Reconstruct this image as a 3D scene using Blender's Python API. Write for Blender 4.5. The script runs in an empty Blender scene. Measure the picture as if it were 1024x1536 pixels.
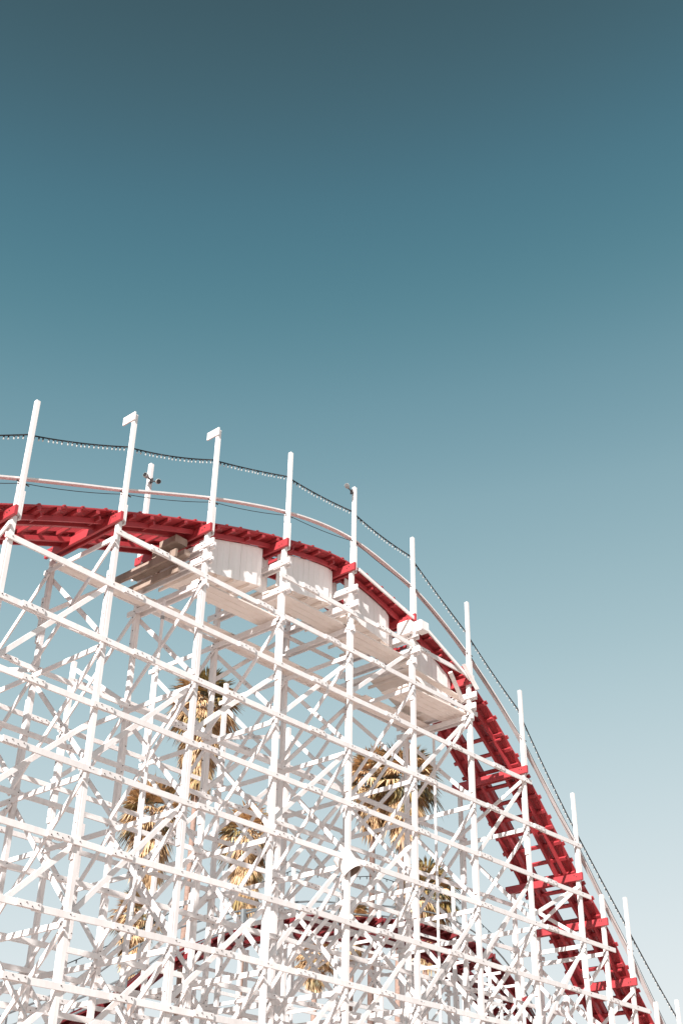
import bpy, math, random
from mathutils import Vector, Matrix
random.seed(7)
RND = random.Random(11)
scene = bpy.context.scene
col = scene.collection
PI = math.pi
R = math.radians

# ------------------------------------------------------------------ frame of the coaster
AZ = R(42.016)
DIST = 30.0
EYE = 1.6
U = Vector((math.sin(AZ), math.cos(AZ), 0))          # along the track
V = Vector((-math.cos(AZ), math.sin(AZ), 0))         # across, away from the viewer
C0 = Vector((0, DIST, EYE))
SP = 2.728
def S(k): return 0.48 + (k - 4) * SP
def W(s, w, z): return C0 + U * s + V * w + Vector((0, 0, z))

def interp(tab):
    xs = [a for a, b in tab]; ys = [b for a, b in tab]; n = len(xs)
    m = []
    for i in range(n):
        if i == 0: m.append((ys[1]-ys[0])/(xs[1]-xs[0]))
        elif i == n-1: m.append((ys[-1]-ys[-2])/(xs[-1]-xs[-2]))
        else: m.append(((ys[i+1]-ys[i])/(xs[i+1]-xs[i]) + (ys[i]-ys[i-1])/(xs[i]-xs[i-1]))/2)
    def f(x):
        if x <= xs[0]: return ys[0] + m[0]*(x-xs[0])
        if x >= xs[-1]: return ys[-1] + m[-1]*(x-xs[-1])
        for i in range(n-1):
            if x <= xs[i+1]:
                h = xs[i+1]-xs[i]; t = (x-xs[i])/h
                return ((2*t**3-3*t*t+1)*ys[i] + (t**3-2*t*t+t)*h*m[i] + (-2*t**3+3*t*t)*ys[i+1] + (t**3-t*t)*h*m[i+1])
    return f

# ------------------------------------------------------------------ materials
def new_mat(name):
    m = bpy.data.materials.new(name); m.use_nodes = True
    nt = m.node_tree; b = nt.nodes['Principled BSDF']
    return m, nt, b
def node(nt, typ, **kw):
    n = nt.nodes.new(typ)
    for k, v in kw.items():
        if k in n.inputs.keys() if isinstance(k, str) else False: n.inputs[k].default_value = v
        else: setattr(n, k, v)
    return n
def paint(name, base, worn, rough=.5, scale=5.0, amount=.35, stretch=(1, 1, .15), speck=0.0, speckcol=(.2, .12, .08), vary=.08):
    m, nt, b = new_mat(name)
    L = nt.links
    tc = nt.nodes.new('ShaderNodeTexCoord'); mp = nt.nodes.new('ShaderNodeMapping'); mp.inputs['Scale'].default_value = stretch
    oi = nt.nodes.new('ShaderNodeObjectInfo')
    L.new(tc.outputs['Object'], mp.inputs['Vector'])
    ad = nt.nodes.new('ShaderNodeVectorMath'); ad.operation = 'ADD'
    L.new(mp.outputs['Vector'], ad.inputs[0]); L.new(oi.outputs['Location'], ad.inputs[1])
    n1 = nt.nodes.new('ShaderNodeTexNoise'); n1.inputs['Scale'].default_value = scale; n1.inputs['Detail'].default_value = 8; n1.inputs['Roughness'].default_value = .65
    L.new(ad.outputs[0], n1.inputs['Vector'])
    r1 = nt.nodes.new('ShaderNodeValToRGB'); r1.color_ramp.elements[0].position = .42; r1.color_ramp.elements[1].position = .72
    r1.color_ramp.elements[0].color = (0, 0, 0, 1); r1.color_ramp.elements[1].color = (amount,)*3 + (1,)
    L.new(n1.outputs['Fac'], r1.inputs['Fac'])
    mx = nt.nodes.new('ShaderNodeMixRGB'); mx.inputs['Color1'].default_value = (*base, 1); mx.inputs['Color2'].default_value = (*worn, 1)
    L.new(r1.outputs['Color'], mx.inputs['Fac'])
    out = mx.outputs['Color']
    if speck > 0:
        n2 = nt.nodes.new('ShaderNodeTexNoise'); n2.inputs['Scale'].default_value = scale*2.6; n2.inputs['Detail'].default_value = 9; n2.inputs['Roughness'].default_value = .75
        L.new(ad.outputs[0], n2.inputs['Vector'])
        r2 = nt.nodes.new('ShaderNodeValToRGB'); r2.color_ramp.elements[0].position = .68; r2.color_ramp.elements[1].position = .72
        r2.color_ramp.elements[0].color = (0, 0, 0, 1); r2.color_ramp.elements[1].color = (speck,)*3 + (1,)
        L.new(n2.outputs['Fac'], r2.inputs['Fac'])
        mx2 = nt.nodes.new('ShaderNodeMixRGB'); mx2.inputs['Color2'].default_value = (*speckcol, 1)
        L.new(r2.outputs['Color'], mx2.inputs['Fac']); L.new(out, mx2.inputs['Color1']); out = mx2.outputs['Color']
    hs = nt.nodes.new('ShaderNodeHueSaturation')
    mr = nt.nodes.new('ShaderNodeMapRange'); mr.inputs['To Min'].default_value = 1-vary; mr.inputs['To Max'].default_value = 1+vary*.6
    L.new(oi.outputs['Random'], mr.inputs['Value']); L.new(mr.outputs['Result'], hs.inputs['Value']); L.new(out, hs.inputs['Color'])
    L.new(hs.outputs['Color'], b.inputs['Base Color'])
    b.inputs['Roughness'].default_value = rough
    bp = nt.nodes.new('ShaderNodeBump'); bp.inputs['Strength'].default_value = .35; bp.inputs['Distance'].default_value = .01
    L.new(n1.outputs['Fac'], bp.inputs['Height']); L.new(bp.outputs['Normal'], b.inputs['Normal'])
    return m
M = {}
M['white'] = paint('white_timber_paint', (.83, .785, .772), (.64, .56, .53), .55, 4, .5, speck=.55, speckcol=(.42, .34, .29))
M['board'] = paint('white_boarding_paint', (.88, .84, .82), (.76, .69, .66), .6, 3, .5, (1, 1, .3), speck=.5, speckcol=(.45, .38, .35))
M['plank'] = paint('pale_plank_paint', (.90, .81, .75), (.80, .68, .60), .65, 3, .6, (1, 1, 1), speck=.75, speckcol=(.30, .17, .11))
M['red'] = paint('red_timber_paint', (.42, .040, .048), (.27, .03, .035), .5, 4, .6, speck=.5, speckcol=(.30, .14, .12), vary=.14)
M['shaded_red'] = paint('shade_darkened_red_paint', (.19, .014, .018), (.12, .02, .02), .55, 4, .6, vary=.14)  # track red for the far hill, darkened to carry its underside shade
M['weather'] = paint('weathered_timber', (.36, .27, .22), (.22, .15, .11), .8, 5, .8)
def plain(name, c, rough=.6, metal=0.0, **kw):
    m, nt, b = new_mat(name); b.inputs['Base Color'].default_value = (*c, 1); b.inputs['Roughness'].default_value = rough; b.inputs['Metallic'].default_value = metal
    tn = nt.nodes.new('ShaderNodeTexNoise'); tn.inputs['Scale'].default_value = 30; tc = nt.nodes.new('ShaderNodeTexCoord')
    nt.links.new(tc.outputs['Object'], tn.inputs['Vector'])
    mx = nt.nodes.new('ShaderNodeMixRGB'); mx.blend_type = 'MULTIPLY'; mx.inputs['Fac'].default_value = .35; mx.inputs['Color1'].default_value = (*c, 1)
    nt.links.new(tn.outputs['Fac'], mx.inputs['Color2']); nt.links.new(mx.outputs['Color'], b.inputs['Base Color'])
    return m
M['bolt'] = plain('rusty_bolt', (.07, .045, .035), .6)
M['steel'] = plain('dark_running_steel', (.035, .03, .03), .35, .4)
M['cable'] = plain('black_cable', (.012, .012, .015), .5)
M['pipe'] = plain('grey_pipe', (.30, .32, .33), .45, .3)
M['grey'] = plain('grey_fixture', (.42, .41, .40), .5)
M['roof'] = plain('dark_fixture', (.05, .04, .04), .5)
m, nt, b = new_mat('clear_bulb_glass'); b.inputs['Base Color'].default_value = (.85, .85, .82, 1); b.inputs['Roughness'].default_value = .12; b.inputs['Transmission Weight'].default_value = .35
M['bulb'] = m
def leafmat(name, c1, c2, trans=.15):
    m, nt, b = new_mat(name)
    oi = nt.nodes.new('ShaderNodeNewGeometry')
    rp = nt.nodes.new('ShaderNodeValToRGB'); rp.color_ramp.elements[0].color = (*c1, 1); rp.color_ramp.elements[1].color = (*c2, 1)
    nt.links.new(oi.outputs['Random Per Island'], rp.inputs['Fac']); nt.links.new(rp.outputs['Color'], b.inputs['Base Color'])
    b.inputs['Roughness'].default_value = .55
    return m
M['dry'] = leafmat('dry_palm_leaf', (.26, .15, .08), (.86, .58, .32))
M['frond'] = leafmat('green_palm_leaf', (.035, .055, .05), (.40, .27, .09))
M['dark_bark'] = paint('dark_palm_bark', (.12, .075, .06), (.20, .12, .10), .85, 4, .8, (1, 1, 2))
M['bark'] = paint('palm_bark', (.36, .24, .195), (.20, .12, .09), .85, 6, .8, (1, 1, 3))
# sand
m, nt, b = new_mat('beach_sand')
tc = nt.nodes.new('ShaderNodeTexCoord'); n1 = nt.nodes.new('ShaderNodeTexNoise'); n1.inputs['Scale'].default_value = .15; n1.inputs['Detail'].default_value = 12
nt.links.new(tc.outputs['Object'], n1.inputs['Vector'])
rp = nt.nodes.new('ShaderNodeValToRGB'); rp.color_ramp.elements[0].color = (.32, .240, .205, 1); rp.color_ramp.elements[1].color = (.42, .325, .285, 1)
nt.links.new(n1.outputs['Fac'], rp.inputs['Fac']); nt.links.new(rp.outputs['Color'], b.inputs['Base Color']); b.inputs['Roughness'].default_value = .95
n2 = nt.nodes.new('ShaderNodeTexNoise'); n2.inputs['Scale'].default_value = 6; bp = nt.nodes.new('ShaderNodeBump'); bp.inputs['Strength'].default_value = .5
nt.links.new(tc.outputs['Object'], n2.inputs['Vector']); nt.links.new(n2.outputs['Fac'], bp.inputs['Height']); nt.links.new(bp.outputs['Normal'], b.inputs['Normal'])
M['sand'] = m

# ------------------------------------------------------------------ mesh builder (world coordinates, recentred when built)
class MB:
    def __init__(s): s.v = []; s.f = []; s.m = []; s.mats = []
    def mi(s, mat):
        if mat not in s.mats: s.mats.append(mat)
        return s.mats.index(mat)
    def hexa(s, p, mat):     # p: 8 points, bottom ring 0-3 and top ring 4-7
        i = len(s.v); s.v += [Vector(q) for q in p]; k = s.mi(mat)
        for f in ((3,2,1,0), (4,5,6,7), (0,1,5,4), (1,2,6,5), (2,3,7,6), (3,0,4,7)):
            s.f.append(tuple(i+j for j in f)); s.m.append(k)
    def beam(s, a, b, side, up, ws, hs, mat, bev=True):   # square-cut timber from a to b; ws along side, hs along up
        a = Vector(a); b = Vector(b); x, y = side.normalized()*ws/2, up.normalized()*hs/2
        d = (b-a).normalized()
        if not bev or min(ws, hs) < .03:
            s.hexa([a-x-y, a+x-y, a+x+y, a-x+y, b-x-y, b+x-y, b+x+y, b-x+y], mat); return
        e = min(ws, hs)*.09
        X, Y = side.normalized()*e, up.normalized()*e
        ring = [(-x-y+X), (x-y-X), (x-y+Y), (x+y-Y), (x+y-X), (-x+y+X), (-x+y-Y), (-x-y+Y)]
        i = len(s.v); k = s.mi(mat)
        for o in (a, b): s.v += [o+r for r in ring]
        s.f.append(tuple(i+7-j for j in range(8))); s.m.append(k)
        s.f.append(tuple(i+8+j for j in range(8))); s.m.append(k)
        for j in range(8):
            s.f.append((i+j, i+(j+1) % 8, i+8+(j+1) % 8, i+8+j)); s.m.append(k)
    def sweep(s, pts, offs, mat):    # closed section swept along a list of (point, X axis, Y axis)
        i = len(s.v); k = s.mi(mat); n = len(offs)
        for p, X, Y in pts:
            s.v += [p + X*a + Y*b for a, b in offs]
        for r in range(len(pts)-1):
            for j in range(n):
                s.f.append((i+r*n+j, i+r*n+(j+1) % n, i+(r+1)*n+(j+1) % n, i+(r+1)*n+j)); s.m.append(k)
        s.f.append(tuple(i+n-1-j for j in range(n))); s.m.append(k)
        q = i+(len(pts)-1)*n; s.f.append(tuple(q+j for j in range(n))); s.m.append(k)
    def tube(s, a, b, r0, r1, mat, n=8, cap=True):
        a = Vector(a); b = Vector(b); d = (b-a).normalized()
        X = d.orthogonal().normalized(); Y = d.cross(X)
        i = len(s.v); k = s.mi(mat)
        for o, r in ((a, r0), (b, r1)):
            s.v += [o + (X*math.cos(2*PI*j/n) + Y*math.sin(2*PI*j/n))*r for j in range(n)]
        for j in range(n):
            s.f.append((i+j, i+(j+1) % n, i+n+(j+1) % n, i+n+j)); s.m.append(k)
        if cap:
            s.f.append(tuple(i+n-1-j for j in range(n))); s.m.append(k)
            s.f.append(tuple(i+n+j for j in range(n))); s.m.append(k)
    def bolt(s, p, nrm, r=.014):
        nrm = nrm.normalized(); s.tube(p, p+nrm*.014, r, r*.8, M['bolt'], 6)
    def build(s, name, parent=None, smooth=False):
        if not s.v: return None
        c = sum(s.v, Vector())/len(s.v)
        me = bpy.data.meshes.new(name); me.from_pydata([p-c for p in s.v], [], s.f)
        for mt in s.mats: me.materials.append(mt)
        me.polygons.foreach_set('material_index', s.m)
        if smooth: me.polygons.foreach_set('use_smooth', [True]*len(s.f))
        me.update()
        o = bpy.data.objects.new(name, me); col.objects.link(o)
        if parent: o.parent = parent; o.location = c - parent.location
        else: o.location = c
        return o
    def merge(s, o):
        i = len(s.v); s.v += o.v
        mp = [s.mi(x) for x in o.mats]
        s.f += [tuple(i+j for j in f) for f in o.f]; s.m += [mp[k] for k in o.m]
def thing(name, loc, label, cat, group=None, rotz=0):
    o = bpy.data.objects.new(name, None); col.objects.link(o); o.location = loc; o.rotation_euler = (0, 0, rotz)
    o.empty_display_size = .3
    o['label'] = label; o['category'] = cat
    if group: o['group'] = group
    return o
def tag(o, label, cat, group=None):
    o['label'] = label; o['category'] = cat
    if group: o['group'] = group
    return o
class Bin:                          # parts of one thing; past 100 of a kind the farthest go into one stuff mesh
    def __init__(s, root): s.root = root; s.d = {}
    def add(s, name, mb): s.d.setdefault(name, []).append(mb); return mb
    def flush(s, cap=100):
        for name, L in s.d.items():
            def key(mb):
                c = sum(mb.v, Vector())/len(mb.v)
                # what the photograph shows largest: near, and above the lower edge of the frame
                dist = (c-Vector((0, 0, EYE))).length
                if c.z < EYE+4: dist += 60
                q = (c-C0).dot(U)
                if q < -13 or q > 20: dist += 60
                return dist
            L.sort(key=key)
            if len(L) > cap:
                rest = MB()
                for mb in L[cap:]: rest.merge(mb)
                o = rest.build(name, s.root); o['kind'] = 'stuff'
            for mb in L[:cap]: mb.build(name, s.root)
Z = Vector((0, 0, 1))
N = -V

# ------------------------------------------------------------------ ground
g = MB(); g.v = [Vector(p) for p in ((-1500, -600, 0), (1500, -600, 0), (1500, 2500, 0), (-1500, 2500, 0))]; g.f = [(0, 1, 2, 3)]; g.m = [0]; g.mats = [M['sand']]
go = g.build('ground'); go['kind'] = 'structure'; go['label'] = 'pale beach sand under the coaster'

# ------------------------------------------------------------------ trestle generator
LEV = {-2: 15.62, -1: 14.45, 0: 13.07, 1: 11.70, 2: 10.16, 3: 8.77, 4: 7.23, 5: 5.81, 6: 4.5, 7: 3.05, 8: 1.6, 9: .2, 10: -1.1}
PW = .122
def splice_board(mb, s0, s1, w, z, h, t, sidew=1):
    """one ledger board with its lap and four bolts at the far lap"""
    dz = RND.uniform(-.015, .015)
    mb.beam(W(s0, w, z+dz), W(s1, w, z-dz), V, Z, t, h, M['white'])

def trestle(bin_, ks, cap, rows, rowtop, levels, seed, woff=0., postw=PW, extra_s=(), detail=True, lev=LEV):
    r = random.Random(seed)
    slist = sorted([S(k) for k in ks] + list(extra_s))
    full = [S(k) for k in ks]
    # posts
    for s in slist:
        for ri, w in enumerate(rows):
            zt = rowtop(ri, s)
            if zt < 1.0: continue
            mb = bin_.add('post', MB())
            a = W(s, w+woff, -EYE-.3)
            mb.beam(a, W(s, w+woff, zt), U, V, postw, postw, M['white'])
            # scab boards bolted on alternate faces, with cut tops
            z = zt - r.uniform(.6, 2.2)
            while detail and z > 1.5:
                ln = r.uniform(1.1, 2.6); face = r.choice([(U, -1), (V, 1), (V, -1), (U, -1)])
                if ri == 0 and face[0] is V and face[1] == -1: face = (U, -1)
                ax = face[0]*face[1]; o = ax*(postw/2+.024); oth = V if face[0] is U else U
                base = W(s, w+woff, 0)
                pa = base+o+Z*(z-ln); pb = base+o+Z*z
                mb.beam(pa, pb, oth, ax, postw*.97, .042, M['white'])
                for q in range(4):
                    mb.bolt(base + ax*(postw/2+.047) + oth*(.022 if q % 2 else -.022) + Z*(z-.15-(ln-.3)*q/3), ax)
                z -= ln + r.uniform(.8, 2.8)
    # lengthwise ledgers, lapped every second bay
    for ri, w in enumerate(rows):
        wl = w + woff - postw/2 - .03
        for L in levels:
            if ri >= 3 and L % 2 == 0: continue
            zl = lev[L]
            ok = [s for s in full if rowtop(ri, s) > zl + .05]
            if len(ok) < 2: continue
            ss = sorted(x for x in slist if rowtop(ri, x) > zl+.05)
            run0, run1 = ss[0]-.15, ss[-1]+.15
            if ri == 0 and L in A_EXT:
                run0, run1 = A_EXT[L]
            # board ends sit between posts
            off = r.uniform(.25, .75)
            joints = [run0] + [x for x in [full[i]+SP*(.5+(off-.5)*.9+r.uniform(-.22, .22)) for i in range((L+ri) % 2, len(full), 1 if ri == 0 else 2)] if run0+1.2 < x < run1-1.2] + [run1]
            h = .135 if ri == 0 else .122
            for j in range(len(joints)-1):
                mb = bin_.add('ledger', MB())
                lap = .38
                a, b_ = joints[j], joints[j+1]
                wo = 0 if j % 2 == 0 else .0
                splice_board(mb, a+.004, b_-.004, wl, zl, h, .042)
                if detail and j < len(joints)-2:       # splice plate in front with bolts
                    mb.beam(W(b_-lap, wl-.039, zl+.008), W(b_+lap*.45, wl-.039, zl+.008), V, Z, .03, h*.94, M['white'])
                    for q in range(4):
                        mb.bolt(W(b_-lap+.08+q*.135, wl-.054, zl+.008+(.026 if q % 2 else -.026)), N, .0135)
                for s in slist:
                    if a < s < b_:
                        mb.bolt(W(s, wl-.021, zl+.02), N, .014)
    # crosswise ledgers and X braces in every bent
    for bi, s in enumerate(slist):
        extra = s not in full
        odd = [L for L in levels if L % 2]
        for i, L in enumerate(odd):
            zt = lev[L] - .17
            nr = [ri for ri in range(len(rows)) if rowtop(ri, s) > zt + .1]
            if len(nr) < 2: continue
            w1 = rows[nr[-1]]
            mb = bin_.add('cross_ledger', MB())
            sl = s - postw/2 - .03
            mb.beam(W(sl, rows[0]+woff-.12, zt), W(sl, w1+woff+.14, zt+r.uniform(-.03, .03)), U, Z, .045, .122, M['white'])
            for ri in nr: mb.bolt(W(sl-.022, rows[ri]+woff, zt), -U, .014)
        for i in range(len(odd)-1):
            zt, zb = lev[odd[i]]-.35, lev[odd[i+1]]+.06
            for ri in range(len(rows)-1):
                za, zc = min(rowtop(ri, s)-.3, zt), min(rowtop(ri+1, s)-.2, zt)
                if min(za, zc) < zb + .7: continue
                for sgn in ((0, 1) if ri < 2 and detail else (((bi % 2),) if ri < 1 else ())):
                    mb = bin_.add('cross_brace', MB())
                    sl = s + (-.125 if sgn else .085)
                    p, q = (W(sl, rows[ri]+woff, za), W(sl, rows[ri+1]+woff, zb)) if sgn else (W(sl, rows[ri]+woff, zb), W(sl, rows[ri+1]+woff, zc))
                    d = (q-p).normalized(); p -= d*.12; q += d*.12
                    mb.beam(p, q, U, d.cross(U), .042, .11, M['white'])
                    mid = (p+q)/2; mb.bolt(mid - U*.021, -U, .014); mb.bolt(p+d*.12-U*.021, -U, .014); mb.bolt(q-d*.12-U*.021, -U, .014)
    # lengthwise diagonals
    for ri, w in enumerate(rows):
        for i in range(len(full)-1):
            s0, s1 = full[i], full[i+1]
            j0 = r.choice([0, 1])
            for li in range(-2, 10, 2):
                L = li + (i + ri) % 2
                if L not in lev or L+2 not in lev: continue
                zt, zb = lev[L]+r.uniform(-.35, .1), lev[L+2]+r.uniform(-.2, .3)
                dirs = [1]
                if r.random() < (.08, .30, .4, .8)[ri] + (0 if detail else .4): continue
                if ri == 0 and (li + (i+ri) % 2) < 0 and i < 5: continue
                for dd in dirs:
                    a, b_ = (s0, s1) if dd > 0 else (s1, s0)
                    if zb > rowtop(ri, a)-.2: continue
                    zz = min(zt, rowtop(ri, b_)-.25)
                    if zz < zb+.8: continue
                    mb = bin_.add('diagonal_brace', MB())
                    wl = w + woff + (postw/2+.03)*(1 if dd > 0 else -1) - (0.055 if dd < 0 else 0)
                    p, q = W(a, wl, zb), W(b_, wl, zz); d = (q-p).normalized(); p -= d*.15; q += d*.15
                    mb.beam(p, q, V, d.cross(V), .042, .112, M['white'])
                    mb.bolt(p+d*.15-V*.021, -V, .014); mb.bolt(q-d*.15-V*.021, -V, .014)

# ------------------------------------------------------------------ the near hill
capz = interp([(-16, 11.1), (-13.16, 12.35), (-10.43, 13.68), (-7.70, 14.83), (-4.98, 15.80), (-2.25, 16.60), (.48, 17.05), (3.21, 16.50), (5.94, 15.45), (8.66, 13.40), (11.39, 10.70), (12.9, 9.35), (14.12, 8.0), (16.85, 5.3), (19.58, 2.9), (22.3, 1.2), (25, .3)])
TOPS = {-2: 13.9, -1: 15.3, 0: 16.70, 1: 17.86, 2: 18.9, 3: 19.62, 4: 19.82, 5: 19.34, 6: 18.20, 7: 16.10, 8: 13.42, 9: 10.64, 10: 7.87, 11: 5.4, 12: 3.6}
railz = interp([(-16, 12.2), (-13.2, 13.45), (-10.9, 14.45), (-9.0, 15.21), (-7.7, 15.71), (-6.5, 16.21), (-4.98, 16.82), (-3.62, 17.30), (-2.24, 17.72), (-.82, 18.02), (.44, 18.13), (1.28, 18.08), (2.2, 17.94), (3.63, 17.62), (5.29, 16.90), (6.37, 16.28), (7.64, 15.42), (8.7, 14.56), (10.02, 13.36), (11.13, 12.22), (12.74, 10.62), (14.07, 9.20), (15.45, 7.68), (16.85, 6.15), (19.6, 3.8), (22.3, 2.2)])
KS = list(range(-2, 12))
root = thing('roller_coaster', W(0, 1.2, -EYE), 'near hill of a white timber roller coaster with red track curving down to the right', 'roller coaster')
B = Bin(root)
A_EXT = {-2: (-2.45, 6.1), -1: (-7.85, 6.2), 0: (-10.6, 8.95), 1: (-13.3, 11.6), 2: (-16, 11.9), 3: (-18, 13.1), 4: (-18, 14.9), 5: (-18, 15.8), 6: (-18, 17.0), 7: (-18, 18.5), 8: (-18, 20), 9: (-18, 21)}
ROWS = [0, 2.45, 4.9, 7.35]
EXTRA = [12.68, 15.5]
def top_near(ri, s):
    c = capz(s) - .16
    if ri < 2: return c + .1
    if ri == 2: return c - 2.0
    if ri == 3: return c - 6.0
    return c - 8.2
trestle(B, KS, capz, ROWS, top_near, list(range(-2, 10)), 5, extra_s=EXTRA)
# upper rail posts on the near side
for k in KS:
    s = S(k) + .045
    zt = TOPS[k]; zr = railz(S(k))
    mb = B.add('rail_post', MB())
    zc = capz(S(k))
    mb.beam(W(s, -.03, zc-.02), W(s, -.03, zt), U, V, .108, .108, M['white'])
    mb.beam(W(s-.0745, -.03, zc+.10), W(s-.0745, -.03, zr-.12+RND.uniform(-.05, .1)), V, U, .105, .04, M['white'])
    mb.beam(W(s+.071, -.03, zc-.1), W(s+.071, -.03, zr-.35+RND.uniform(-.1, .1)), V, U, .105, .04, M['white'])
    mb.bolt(W(s-.091, -.03, zc+.4), -U); mb.bolt(W(s-.091, -.03, zc+.8), -U)
    # eye bolts for the safety wire
    mb.tube(W(s-.17, -.05, zr-.17), W(s+.16, -.05, zr-.17), .016, .016, M['bolt'], 6)
    if k in (1, 2):         # short board at the head of the post
        mb.beam(W(s-.07, -.12, zt-.09), W(s-.07, .32, zt-.09), U, Z, .04, .235, M['white'])
for s, zt in ((12.68, 10.42), (15.45, 7.6)):
    mb = B.add('rail_post', MB()); mb.beam(W(s, -.03, capz(s)-.1), W(s, -.03, zt), U, V, .12, .12, M['white'])
# red caps: a pair of boards either side of each post
for s in [S(k) for k in KS] + EXTRA:
    mb = B.add('cap_beam', MB()); z = capz(s)
    zz = z - .01
    mb.beam(W(s-.097, -.22, zz), W(s-.097, 2.66, zz), U, Z, .08, .23, M['red'])
    mb.beam(W(s+.092, .02, zz), W(s+.092, 2.60, zz), U, Z, .07, .19, M['red'])
    for w in (-.02, .06, 2.4, 2.5): mb.bolt(W(s-.137, w, zz+RND.uniform(-.05, .05)), -U, .018)

# deck swept along the hill
CANT = .0
DS = [-16 + i*.34 for i in range(int(41/.34))]
def frame(s, f=capz):
    e = .05; t = (U*(2*e) + Z*(f(s+e)-f(s-e))).normalized()
    n = V.cross(t)
    if n.z < 0: n = -n
    return W(s, 0, f(s)), t, n
BANK = R(13); HF = -.19
def frame_far(s):
    p, t, n = frame(s, farz)
    return p + V*WF + n*.30, t, (V*math.cos(BANK) - n*math.sin(BANK)), (n*math.cos(BANK) + V*math.sin(BANK))
def strip(name, w0, w1, h0, h1, mat, s0=-16, s1=24.5, f=capz, jag=0., step=.34, woff=0, parent_bin=None):
    mb = MB(); pts = []; s = s0
    while s < s1:
        p, t, n = frame(s, f); pts.append((p + V*woff, V + n*CANT, n)); s += step
    mb.sweep(pts, [(w0, h0), (w1, h0), (w1, h1), (w0, h1)], M[mat])
    return mb
H = -.045
B.add('stringer', strip('s', .40, .46, H+.08, H+.20, 'red'))
B.add('stringer', strip('s', .70, .80, H+.08, H+.20, 'red'))
B.add('stringer', strip('s', 1.66, 1.76, H+.08, H+.20, 'red'))
B.add('stringer', strip('s', 2.02, 2.08, H+.08, H+.20, 'red'))
B.add('laminated_rail', strip('s', .68, .84, H+.305, H+.47, 'red'))
B.add('laminated_rail', strip('s', 1.62, 1.78, H+.305, H+.47, 'red'))
B.add('running_rail', strip('s', .71, .85, H+.471, H+.485, 'steel'))
B.add('running_rail', strip('s', 1.61, 1.75, H+.471, H+.485, 'steel'))
# ties
s = -15.8; i = 0
while s < 24:
    p, t, n = frame(s)
    mb = B.add('tie', MB()); rr = RND
    a = .13 + rr.uniform(-.02, .02); b_ = 2.24 + rr.uniform(-.03, .09)
    mb.beam(p+V*a+n*(H+.25+CANT*a), p+V*b_+n*(H+.25+CANT*b_), t, n, .115 if s > 5 else .09, .085, M['red'])
    if i % 3 == 0:      # a block hung beside a tie
        mb.beam(p+V*(.22)+n*(H+.15)+t*.11, p+V*.66+n*(H+.15)+t*.11, t, n, .05, .09, M['red'])
    i += 1
    _, tt, _ = frame(s); s += .56*tt.dot(U)
# walkway planks, lengthwise boards in short lengths, thin overhanging battens at the outer edge
for (w0, w1) in ((.12, .65), (1.81, 2.28)):
    nb = 4; bw = (w1-w0)/nb
    for sec in range(len(KS)-1):
        sa, sb = S(KS[sec]), S(KS[sec+1]); mb = B.add('walkway', MB())
        for j in range(nb):
            pts = []
            q0, q1 = sa + RND.uniform(-.02, .02) + .01, sb - .01
            m_ = 7
            dh = RND.uniform(-.004, .004)
            for e in range(m_+1):
                ss = q0 + (q1-q0)*e/m_
                p, t, n = frame(ss); pts.append((p, V + n*CANT, n))
            x0 = w0+j*bw+.006; x1 = w0+(j+1)*bw-.006
            mb.sweep(pts, [(x0, H+.302+dh), (x1, H+.302+dh), (x1, H+.338+dh), (x0, H+.338+dh)], M['red'])
        # battens across the walk
        n_b = 5
        for e in range(n_b):
            ss = sa + (sb-sa)*(e+.5+RND.uniform(-.15, .15))/n_b
            p, t, n = frame(ss)
            st = ss > 5.5; mb.beam(p+V*(w0-(.05 if st else .008))+n*(H+.352+CANT*w0), p+V*(w1-.03)+n*(H+.352+CANT*w1), t, n, .12 if st else .07, .055 if st else .026, M['red'], False)
# handrail: flat board bent round the hill on the near posts
def railsweep(f, w, wid, thk, mat, s0, s1, dz=0, step=.25):
    mb = MB(); pts = []; s = s0
    while s < s1:
        p, t, n = frame(s, f); p = W(s, 0, f(s)+dz); pts.append((p, V, n)); s += step
    mb.sweep(pts, [(w-wid/2, -thk/2), (w+wid/2, -thk/2), (w+wid/2, thk/2), (w-wid/2, thk/2)], M[mat])
    return mb
B.add('handrail', railsweep(railz, .12, .145, .04, 'white', -16, 22))
# safety wire, straight from post to post
mb = MB()
for i in range(len(KS)-1):
    a, b_ = S(KS[i]), S(KS[i+1]); n_ = 6
    for e in range(n_):
        def q(t):
            s_ = a+(b_-a)*t; return W(s_+.05, -.05, (railz(a)-.17)*(1-t)+(railz(b_)-.17)*t - .06*4*t*(1-t))
        mb.tube(q(e/n_), q((e+1)/n_), .009, .009, M['cable'], 5, False)
B.add('safety_wire', mb)
# white boards running down beside the deck on the steep side
for k0 in (4, 5):
    mb = B.add('kick_board', MB())
    a, b_ = W(S(k0)+.12, -.17, capz(S(k0))-.02), W(S(k0+1)-.05, -.17, capz(S(k0+1))-.05)
    d = (b_-a).normalized(); mb.beam(a, b_, V, d.cross(V), .045, .10, M['white'])
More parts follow.
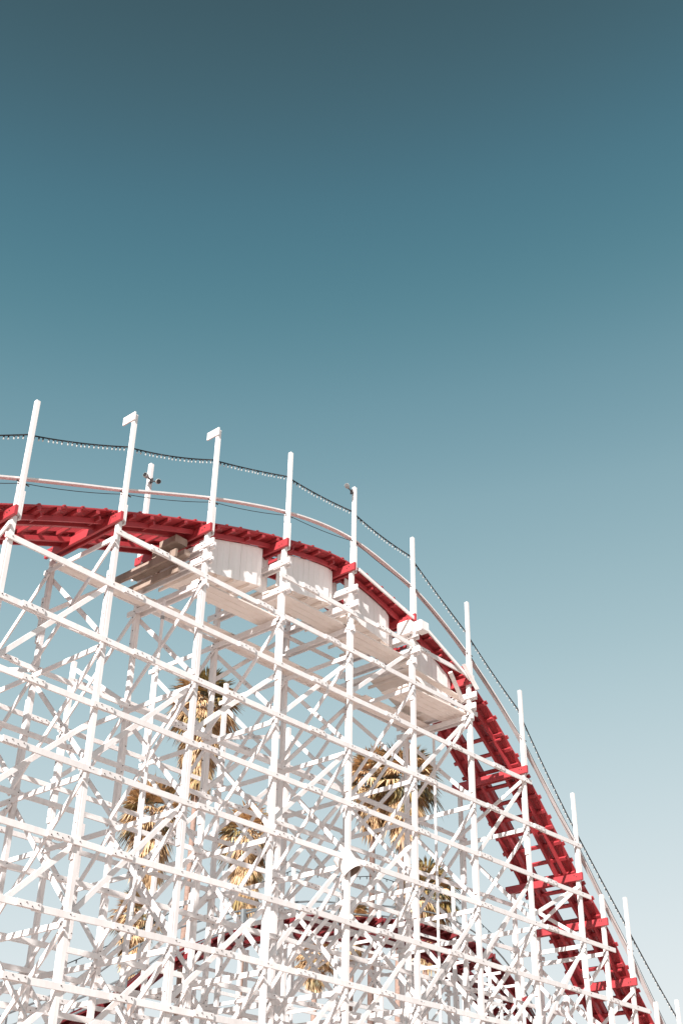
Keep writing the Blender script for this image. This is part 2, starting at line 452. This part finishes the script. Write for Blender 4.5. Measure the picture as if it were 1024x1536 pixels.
# white boarded housing under the crest with plywood floor
for k, sa, sb, za, zb in ((2, -4.78, -2.52, 15.01, 15.45), (3, -2.0, .28, 15.70, 16.04), (4, .75, 2.80, 16.03, 15.68), (5, 3.60, 5.75, 15.22, 14.52)):
    mb = B.add('housing_panel', MB()); nb = 11
    w0, w1 = .50, 1.95
    bw = (sb-sa)/nb
    for j in range(nb):
        x0, x1 = sa+j*bw, sa+(j+1)*bw-.006
        zb0 = za+(zb-za)*(x0-sa)/(sb-sa); zb1 = za+(zb-za)*(x1-sa)/(sb-sa)
        t0, t1 = capz(x0)+.03, capz(x1)+.03
        if k in (3,) and x0 > -.9: t0 -= .0
        jw = RND.uniform(-.004, .004)
        dd = RND.uniform(-.012, .012)
        rc = max(0, (j-(nb-2)))*.05
        P_ = [W(x0, w0+jw+rc*.3, zb0-.04+dd), W(x1, w0+jw+rc, zb1-.04+dd), W(x1, w0+jw+rc+.022, zb1-.04+dd), W(x0, w0+jw+rc*.3+.022, zb0-.04+dd),
              W(x0, w0+jw+rc*.3, t0), W(x1, w0+jw+rc, t1), W(x1, w0+jw+rc+.022, t1), W(x0, w0+jw+rc*.3+.022, t0)]
        mb.hexa(P_, M['board'])
    # set-back boards filling the gap beside the post
    if k < 5:
        for q in range(3):
            a0 = sb+.02+q*.16
            mb.beam(W(a0+.08, w0+.34, zb+.0), W(a0+.08, w0+.34, capz(a0)-.05), U, V, .154, .022, M['board'], False)
    # return wall at the right end
    for q in range(6):
        a0 = w0+.08+q*.26
        mb.beam(W(sb-.01, a0+.13, zb-.03), W(sb-.01, a0+.13, capz(sb)+.03), U, V, .022, .254, M['board'], False)
    fb = B.add('housing_floor', MB())
    for q in range(3):
        u0 = sa+(sb-sa)*q/3+.004; u1 = sa+(sb-sa)*(q+1)/3-.004
        f0 = za+(zb-za)*q/3; f1 = za+(zb-za)*(q+1)/3
        fb.hexa([W(u0, w0+.03, f0), W(u1, w0+.03, f1), W(u1, w1, f1), W(u0, w1, f0), W(u0, w0+.03, f0+.02), W(u1, w0+.03, f1+.02), W(u1, w1, f1+.02), W(u0, w1, f0+.02)], M['plank'])
    for q in range(4):
        u0 = sa+(sb-sa)*(q+.3)/4; f0 = za+(zb-za)*(q+.3)/4
        fb.beam(W(u0, w0+.05, f0-.05), W(u0, w1+.2, f0-.05), U, Z, .05, .09, M['plank'])
# bearers that carry the housing and the plank walks: pairs of boards clasping the posts
BE = {2: (14.95, 15.35, 14.25), 3: (16.02, 15.22, 14.33), 4: (16.35, 15.85, 15.12), 5: (15.95, 15.45, 15.12), 6: (14.6, 14.95, 14.28)}
for k, zs in BE.items():
    for i, z in enumerate(zs):
        mb = B.add('bearer', MB()); s = S(k)
        e = [-.30, -.34, -.2][i]
        mb.beam(W(s-.085, e, z), W(s-.085, 2.75, z+RND.uniform(-.03, .03)), U, Z, .05, .17 if i < 2 else .14, M['white'])
        mb.beam(W(s+.085, e+.12, z-.01), W(s+.085, 2.7, z), U, Z, .05, .17 if i < 2 else .14, M['white'])
        for w in (-.03, .05, 2.42): mb.bolt(W(s-.112, w, z+RND.uniform(-.04, .04)), -U, .022)
# weathered timbers where the housing opens at its left end
mb = B.add('blocking', MB())
mb.beam(W(-5.35, .55, 15.55), W(-5.35, 1.15, 15.55), U, Z, .4, .2, M['weather'])
mb.beam(W(-5.6, 1.25, 15.3), W(-4.9, 1.25, 15.42), V, Z, .16, .22, M['weather'])
mb.beam(W(-5.5, 1.9, 15.2), W(-4.9, 1.9, 15.3), V, Z, .16, .2, M['weather'])
mb.beam(W(-5.25, .4, 15.18), W(-5.25, 2.4, 15.18), U, Z, .2, .16, M['weather'])
mb.beam(W(-5.5, .35, 14.62), W(-5.5, 2.6, 14.62), U, Z, .07, .2, M['weather'])
mb.beam(W(-5.75, .2, 14.9), W(-5.75, 2.7, 14.9), U, Z, .07, .22, M['weather'])
mb = B.add('blocking', MB())
mb.beam(W(3.0, -.38, 16.12), W(3.32, -.38, 16.12), V, Z, .3, .32, M['white'])
mb.beam(W(2.95, .1, 16.18), W(3.12, .1, 16.18), V, Z, .5, .42, M['white'])
# plank walks, three boards each
def walk(sa, sb, za, zb, w0, n, name='plank_walk', bw=.24):
    mb = B.add(name, MB())
    for j in range(n):
        ww = w0 + bw*j + bw/2; e = RND.uniform(-.06, .06)
        mb.beam(W(sa+e, ww, za+.05+RND.uniform(-.004, .004)), W(sb+e, ww, zb+.05), V, Z, bw-.012, .048, M['plank'])
walk(-5.05, -2.1, 14.36, 14.44, .12, 3)
walk(-2.35, .62, 15.22, 15.24, .12, 3)
walk(.3, 3.35, 15.23, 15.24, .12, 3)
walk(3.05, 6.1, 15.05, 14.85, .12, 1)
walk(3.1, 6.2, 14.38, 14.42, .12, 4)
walk(-7.9, -4.8, 14.30, 14.33, 1.75, 2)
walk(-5.1, -2.0, 14.36, 14.44, 1.75, 2)
walk(-2.4, .7, 14.44, 14.44, 1.75, 3)
walk(.3, 3.4, 14.42, 14.42, 1.75, 3)
walk(3.0, 6.1, 14.38, 14.40, 1.55, 3)
# loose boards on the right end of the walk
mb = B.add('loose_board', MB())
mb.beam(W(4.75, -.2, 15.30), W(5.75, .1, 14.78), V, Z, .14, .05, M['white'])
mb.beam(W(5.35, -.28, 15.75), W(6.0, -.28, 15.15), V, U, .13, .05, M['white'])
# vertical conduits hanging between the rows
for s, z0, z1 in ((S(6)-.02, 2.0, 14.1), (S(2)+.0, 6.0, 14.2)):
    mb = B.add('conduit', MB()); mb.tube(W(s-.15, 1.25, z0), W(s-.15, 1.25, z1), .04, .04, M['white'], 8)
    z = z0+.5
    while z < z1:
        mb.tube(W(s-.15, 1.25, z), W(s-.15, 1.25, z+.09), .052, .052, M['grey'], 8); z += 1.43
# tall post on the far side of the deck
mb = B.add('rail_post', MB()); mb.beam(W(S(2), 2.62, capz(S(2))-.1), W(S(2), 2.62, 18.95), U, V, .12, .12, M['white'])
B.flush()

# ------------------------------------------------------------------ the second hill, farther back
farz = interp([(-3, 3.5), (1, 5.2), (4.8, 7.0), (6.8, 8.1), (8.34, 9.25), (10.5, 10.4), (14.25, 11.85), (17.7, 12.5), (21.5, 13.05), (24.2, 13.25), (27.1, 12.9), (29.2, 12.1), (30.8, 10.9), (33, 8.6), (36, 5.4), (39, 3)])
root2 = thing('roller_coaster', W(18, 16.2, -EYE), 'second lower hill of the coaster farther back, dark red track seen through the near timbers', 'roller coaster')
B2 = Bin(root2)
def top_far(ri, s):
    c = farz(s) - .2
    return (c+.2, c-.35, c-2.9)[ri-1] if ri else c-2.4
A_EXT = {}
KF = list(range(4, 17))
trestle(B2, KF, farz, [0, 2.45, 4.9], top_far, list(range(-2, 10)), 9, woff=12.55, detail=False)
WF = 15.0
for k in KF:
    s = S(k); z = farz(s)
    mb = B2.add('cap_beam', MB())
    for sg in (-1, 1): mb.beam(W(s+sg*.1, WF-.3, z+.33), W(s+sg*.1, WF+2.75, z-.33), U, Z, .07, .2, M['shaded_red'])
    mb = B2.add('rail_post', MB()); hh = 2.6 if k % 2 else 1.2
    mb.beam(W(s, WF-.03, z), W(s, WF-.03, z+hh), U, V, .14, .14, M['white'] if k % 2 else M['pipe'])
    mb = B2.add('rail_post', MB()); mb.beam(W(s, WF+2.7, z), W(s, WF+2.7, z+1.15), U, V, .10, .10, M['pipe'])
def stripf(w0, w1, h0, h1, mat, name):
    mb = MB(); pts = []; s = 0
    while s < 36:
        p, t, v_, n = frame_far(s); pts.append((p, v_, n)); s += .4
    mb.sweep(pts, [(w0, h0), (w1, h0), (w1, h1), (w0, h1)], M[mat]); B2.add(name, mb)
for x in (.36, .72, 1.66, 2.04): stripf(x, x+.11, HF, HF+.2, 'shaded_red', 'stringer')
for x in (.66, 1.62): stripf(x, x+.22, HF+.305, HF+.52, 'shaded_red', 'laminated_rail'); stripf(x+.03, x+.2, HF+.521, HF+.536, 'steel', 'running_rail')
stripf(-.05, .60, HF+.302, HF+.34, 'shaded_red', 'walkway'); stripf(1.90, 2.6, HF+.302, HF+.34, 'shaded_red', 'walkway')
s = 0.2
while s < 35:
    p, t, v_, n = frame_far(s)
    mb = B2.add('tie', MB()); mb.beam(p+v_*(-.06)+n*(HF+.25), p+v_*2.6+n*(HF+.25), t, n, .12, .10, M['shaded_red'], False)
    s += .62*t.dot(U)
for w_, dz in ((WF+.05, 1.0), (WF+.05, .55), (WF+2.7, 1.1)):
    mb = MB(); s = 0
    while s < 35.5:
        mb.tube(W(s, w_, farz(s)+dz), W(s+.5, w_, farz(s+.5)+dz), .04, .04, M['pipe'], 6, False); s += .5
    B2.add('handrail', mb)
B2.flush()

# ------------------------------------------------------------------ string of lights along the near post heads
strz = interp([(-13.16, 14.3), (-10.43, 15.80), (-7.7, 16.93), (-4.98, 17.98), (-2.25, 18.86), (.48, 19.04), (3.21, 18.74), (5.94, 17.24), (8.66, 15.50), (11.39, 12.43), (14.12, 9.88), (16.85, 7.45), (19.58, 4.9)])
ls = thing('string_light', W(0, 0, -EYE), 'long black string of small clear bulbs hung along the tall near posts', 'string lights')
BL = Bin(ls); cab = MB()
def sq(i, t, k0=-1):
    a, b_ = S(k0+i), S(k0+i+1)
    return W(a+(b_-a)*t, .07, strz(a)*(1-t)+strz(b_)*t - (.03+.025*((i*7) % 3))*4*t*(1-t))
for i in range(12):
    n_ = 10
    for e in range(n_): cab.tube(sq(i, e/n_), sq(i, (e+1)/n_), .019, .019, M['cable'], 6, False)
    for e in range(22):
        t = (e+.5+RND.uniform(-.15, .15))/22
        p = sq(i, t) + Vector((RND.uniform(-.01, .01), RND.uniform(-.01, .01), 0))
        mb = BL.add('bulb', MB())
        mb.tube(p-Z*.012, p-Z*.065, .022, .018, M['cable'], 6)
        mb.tube(p-Z*.065, p-Z*.085, .012, .021, M['bulb'], 6); mb.tube(p-Z*.085, p-Z*.115, .021, .008, M['bulb'], 6)
BL.add('cable', cab); BL.flush()

# second string, on the far hill
ls2 = thing('string_light', W(10, 15, -EYE), 'distant dark string of bulbs hung along the farther hill', 'string lights')
mb = MB(); bl = MB()
for i in range(7):
    k = 5+2*i; a, b_ = S(k), S(k+2)
    def q(t): return W(a+(b_-a)*t, WF+.1, (farz(a)+2.3)*(1-t)+(farz(b_)+2.3)*t - .5*t*(1-t))
    for e in range(10): mb.tube(q(e/10), q((e+1)/10), .018, .018, M['cable'], 5, False)
    for e in range(12): p = q((e+.5)/12); bl.tube(p, p-Z*.12, .03, .02, M['cable'], 5)
mb.build('cable', ls2); o = bl.build('bulb', ls2); o['kind'] = 'stuff'

# ------------------------------------------------------------------ lamps and fixtures
# helper that keeps sub-part positions right
def sub(mb, name, part):
    o = mb.build(name); wl = o.location.copy(); o.parent = part
    pl = part.location + (part.parent.location if part.parent else Vector())
    o.location = wl - pl
    return o
def lampset(loc, arms, label):
    t = thing('flood_lamp', loc, label, 'flood lamp')
    br = MB(); br.beam(loc-Z*.07, loc+Z*.07, V, U, .10, .03, M['roof'])
    for d, L_ in arms: br.tube(loc, loc+d*L_, .018, .018, M['roof'], 6)
    br.build('bracket', t)
    for d, L_ in arms:
        c = loc+d*L_; dd = (d*.6+Z*(-.1)-U*.5+N*.3).normalized()
        h = MB(); h.tube(c-dd*.05, c, .025, .035, M['roof'], 10); h.tube(c, c+dd*.07, .035, .07, M['grey'], 12); h.tube(c+dd*.07, c+dd*.15, .07, .072, M['grey'], 12)
        ho = h.build('lamp_head', t, True)
        g_ = MB(); g_.tube(c+dd*.15, c+dd*.156, .062, .06, M['steel'], 12); sub(g_, 'lens', ho)
    return t
lampset(W(S(4)-.08, -.03, 19.62), [((-U*.8+N*.15+Z*.12).normalized(), .2)], 'small round grey lamp clamped near the top of the tallest middle post')
lampset(W(S(2)-.02, 2.50, 18.35), [((-U*.9+Z*.25).normalized(), .14), ((N*.6+U*.2-Z*.3).normalized(), .2)], 'pair of pale lamp heads on the short post behind the handrail at left')
# curved sleeve round the middle post
t = thing('curved_guard', W(S(4)-.05, -.28, 8.45), 'white curved sheet guard, dark and hollow inside, fixed low on the middle post', 'guard')
mb = MB(); n_ = 22; cen = W(S(4)+.02, -.16, 8.44)
opn = (-Z*.80 + Vector((.52, -.12, 0))).normalized(); ax = -opn; X = ax.orthogonal().normalized(); Y = ax.cross(X)
for e in range(n_):
    a = 2*PI*e/n_
    for rr, hh in ((.25, 0), (.25, .50), (.228, .50), (.228, 0)):
        mb.v.append(cen + (X*math.cos(a)+Y*math.sin(a))*rr + ax*hh)
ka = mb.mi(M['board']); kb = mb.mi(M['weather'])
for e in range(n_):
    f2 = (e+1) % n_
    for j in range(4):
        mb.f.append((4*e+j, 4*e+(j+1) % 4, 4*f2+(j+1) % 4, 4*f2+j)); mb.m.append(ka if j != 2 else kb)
mb.build('shell', t)
mb = MB(); mb.tube(cen+ax*.3, cen+ax*.3+X*.24, .03, .03, M['bolt'], 8); mb.build('bracket', t)

# ------------------------------------------------------------------ palms
def fan_frond(mb, base, d, up, size, mat, nb=15, droop=.35, r=RND, spread=150, wid=1.0):
    d = d.normalized(); side = d.cross(up)
    if side.length < .05: side = d.orthogonal()
    side.normalize(); nrm = side.cross(d).normalized()
    k = mb.mi(mat)
    pet = size*.42
    hub = base + d*pet - Z*droop*pet*.25
    # petiole
    i = len(mb.v); e = side*.022
    mb.v += [base-e, base+e, hub+e*.5, hub-e*.5]; mb.f.append((i, i+1, i+2, i+3)); mb.m.append(k)
    for j in range(nb):
        a = R(-spread/2 + spread*j/(nb-1) + r.uniform(-4, 4)); L = size*.62*(1-.25*abs(j/(nb-1)-.5)*2)*r.uniform(.85, 1.1)
        dd = (d*math.cos(a)+side*math.sin(a)).normalized()
        bs = dd.cross(nrm).normalized()*.030*wid*size/1.2
        m1 = hub + dd*L*.55 - Z*droop*L*.16 + nrm*.02
        m2 = hub + dd*L - Z*droop*L*r.uniform(.5, .95)
        i = len(mb.v)
        mb.v += [hub, m1-bs, m1+bs, m2]
        mb.f.append((i, i+1, i+2)); mb.m.append(k); mb.f.append((i+1, i+3, i+2)); mb.m.append(k)
def make_palm(name, base, top, crown_r, skirt, label, seed, green=.5, trunk_r=.19, bark='bark'):
    crown_r *= 1.12
    r = random.Random(seed)
    t = thing('palm_tree', base, label, 'palm tree', 'fan palms behind the coaster')
    tr = MB(); seg = 26; k = tr.mi(M[bark]); n = 12; lean = Vector((r.uniform(-.5, .5), r.uniform(-.5, .5), 0))
    def axis(f): return base.lerp(top, f) + lean*math.sin(PI*f)
    for q in range(seg+1):
        f = q/seg; c = axis(f); rad = trunk_r*(1.25-.4*f)*(1+.05*(q % 2)) + (.15*max(0, 1-f*12))
        tr.v += [c + Vector((math.cos(2*PI*j/n), math.sin(2*PI*j/n), 0))*rad for j in range(n)]
    for q in range(seg):
        for j in range(n):
            tr.f.append((q*n+j, q*n+(j+1) % n, (q+1)*n+(j+1) % n, (q+1)*n+j)); tr.m.append(k)
    tr.build('trunk', t, True)
    cr = MB(); nf = 84
    for i in range(nf):
        el = R(80 - 105*((i+.5)/nf) + r.uniform(-8, 8)); az = i*2.39996 + r.uniform(-.3, .3)
        d = Vector((math.cos(az)*math.cos(el), math.sin(az)*math.cos(el), math.sin(el)))
        mt = M['frond'] if r.random() < green or i < 10 else M['dry']
        fan_frond(cr, top - Z*(.35*(i/nf)) + d*.12, d, Z if abs(d.z) < .9 else Vector((1, 0, 0)), crown_r*r.uniform(.8, 1.12), mt, 19, .25+.6*(i/nf), r, 155)
    cr.build('crown', t)
    sk = MB(); ns = int(60*skirt)
    for i in range(ns):
        f = r.random(); az = r.uniform(0, 2*PI); el = R(-48-34*f + r.uniform(-10, 10))
        d = Vector((math.cos(az)*math.cos(el), math.sin(az)*math.cos(el), math.sin(el)))
        b0 = top - Z*(.5 + skirt*1.15*f)
        fan_frond(sk, b0 + Vector((math.cos(az), math.sin(az), 0))*.15, d, Vector((-math.sin(az), math.cos(az), 0)).cross(d), crown_r*r.uniform(.62, .95), M['dry'] if r.random() < .93 else M['frond'], 13, .45, r, 100, 1.3)
    sk.build('skirt', t)
    return t
CAM_P = R(31.986); CAM_R = R(1.1269); FPX = 1833.26
cr_, sr_ = math.cos(CAM_R), math.sin(CAM_R)
Rv = Vector((1, 0, 0)); Fv = Vector((0, math.cos(CAM_P), math.sin(CAM_P))); Uv = Vector((0, -math.sin(CAM_P), math.cos(CAM_P)))
CR = Rv*cr_ + Uv*sr_; CU = -Rv*sr_ + Uv*cr_
# positions of the palms on the ground and their heights, metres
PALMS = [  # x, y, height, crown radius, skirt, label, green
    (-9.2, 77.4, 35.6, 2.5, 3.2, 'tall fan palm highest at left with shaggy golden skirt, behind the second and third post', .40),
    (-12.2, 79.5, 28.8, 2.4, 2.0, 'bushy fan palm below and left of the tallest left palm', .30),
    (-5.6, 76.0, 26.4, 2.0, 2.6, 'slim fan palm with long brown skirt, between the left palms and the middle post', .25),
    (4.4, 77.9, 31.0, 2.4, 1.7, 'fan palm with dark green tips just behind the post right of middle', .5),
    (2.4, 79.0, 31.4, 2.1, 1.5, 'golden fan palm left neighbour of the dark tipped palm, brown upper trunk', .2),
    (5.5, 75.0, 22.6, 2.1, 1.6, 'shorter fan palm standing below and right of the middle pair', .6),
    (-11.7, 74.0, 20.8, 1.5, 2.1, 'low fan palm with reddish trunk near the lower left', .35),
    (1.2, 83.0, 23.0, 1.35, 1.0, 'small distant fan palm crown left of the middle trunks', .2),
    (-1.2, 80.0, 20.0, 1.35, .6, 'lowest fan palm crown just above the far red track', .2),
]
for i, (x, y, h, cr, sk, lab, gr) in enumerate(PALMS):
    make_palm('palm_tree', Vector((x, y, 0)), Vector((x+.1, y, h-1.2)), cr, sk, lab, 40+i, gr, bark='dark_bark' if i == 4 else 'bark')

# ------------------------------------------------------------------ camera
cd = bpy.data.cameras.new('camera'); cam = bpy.data.objects.new('camera', cd); col.objects.link(cam)
cd.sensor_fit = 'VERTICAL'; cd.sensor_height = 36; cd.lens = FPX/1536*36; cd.clip_end = 5000; cd.clip_start = .1
cam.matrix_world = Matrix(((CR.x, CU.x, -Fv.x, 0), (CR.y, CU.y, -Fv.y, 0), (CR.z, CU.z, -Fv.z, EYE), (0, 0, 0, 1)))
scene.camera = cam

# ------------------------------------------------------------------ light
SUN_AZ, SUN_EL = R(203), R(32)       # compass azimuth from +Y, clockwise
sd = Vector((math.sin(SUN_AZ)*math.cos(SUN_EL), math.cos(SUN_AZ)*math.cos(SUN_EL), math.sin(SUN_EL)))
sl = bpy.data.lights.new('sun', 'SUN'); sl.energy = 5.0; sl.angle = R(.5); sl.color = (1, .965, .93)
so = bpy.data.objects.new('sun', sl); col.objects.link(so); so.rotation_euler = (-sd).to_track_quat('-Z', 'Y').to_euler(); so.location = (0, -20, 60)
w = bpy.data.worlds.new('World'); scene.world = w; w.use_nodes = True; nt = w.node_tree
bg = nt.nodes['Background']
sky = nt.nodes.new('ShaderNodeTexSky'); sky.sky_type = 'NISHITA'; sky.sun_disc = False; sky.sun_elevation = SUN_EL; sky.sun_rotation = SUN_AZ; sky.air_density = 1.0; sky.dust_density = 1.5
tc = nt.nodes.new('ShaderNodeTexCoord'); sx = nt.nodes.new('ShaderNodeSeparateXYZ'); nt.links.new(tc.outputs['Generated'], sx.inputs[0])
ma = nt.nodes.new('ShaderNodeMath'); ma.operation = 'MULTIPLY_ADD'; ma.inputs[1].default_value = -.07
nt.links.new(sx.outputs['X'], ma.inputs[0]); nt.links.new(sx.outputs['Z'], ma.inputs[2])
rp = nt.nodes.new('ShaderNodeValToRGB'); cr = rp.color_ramp; cr.interpolation = 'B_SPLINE'
def lin(c): return tuple(((x/255)/12.92 if x/255 < .04045 else ((x/255+.055)/1.055)**2.4) for x in c)
SKY = [(0.0, (238, 243, 243)), (.15, (231, 238, 240)), (.24, (214, 227, 231)), (.33, (193, 213, 219)), (.42, (168, 196, 204)), (.53, (134, 170, 182)), (.60, (112, 153, 167)), (.66, (88, 135, 149)), (.72, (76, 120, 137)), (.77, (70, 104, 117)), (.82, (63, 91, 101)), (.92, (56, 79, 88))]
while len(cr.elements) < len(SKY): cr.elements.new(.5)
for e, (p, c) in zip(cr.elements, SKY): e.position = p; e.color = (*lin(c), 1)
nt.links.new(ma.outputs[0], rp.inputs['Fac'])
EXPO = 0.82
sc = nt.nodes.new('ShaderNodeVectorMath'); sc.operation = 'SCALE'; sc.inputs['Scale'].default_value = .10; nt.links.new(sky.outputs['Color'], sc.inputs[0])
mx = nt.nodes.new('ShaderNodeMixRGB'); mx.inputs['Fac'].default_value = .02
nt.links.new(rp.outputs['Color'], mx.inputs['Color1']); nt.links.new(sc.outputs[0], mx.inputs['Color2'])
nt.links.new(mx.outputs['Color'], bg.inputs['Color']); bg.inputs['Strength'].default_value = 2**(-EXPO)
vs = scene.view_settings; vs.view_transform = 'Standard'; vs.look = 'None'; vs.gamma = 1; vs.exposure = EXPO; vs.use_curve_mapping = False
scene.cycles.max_bounces = 8; scene.cycles.diffuse_bounces = 5
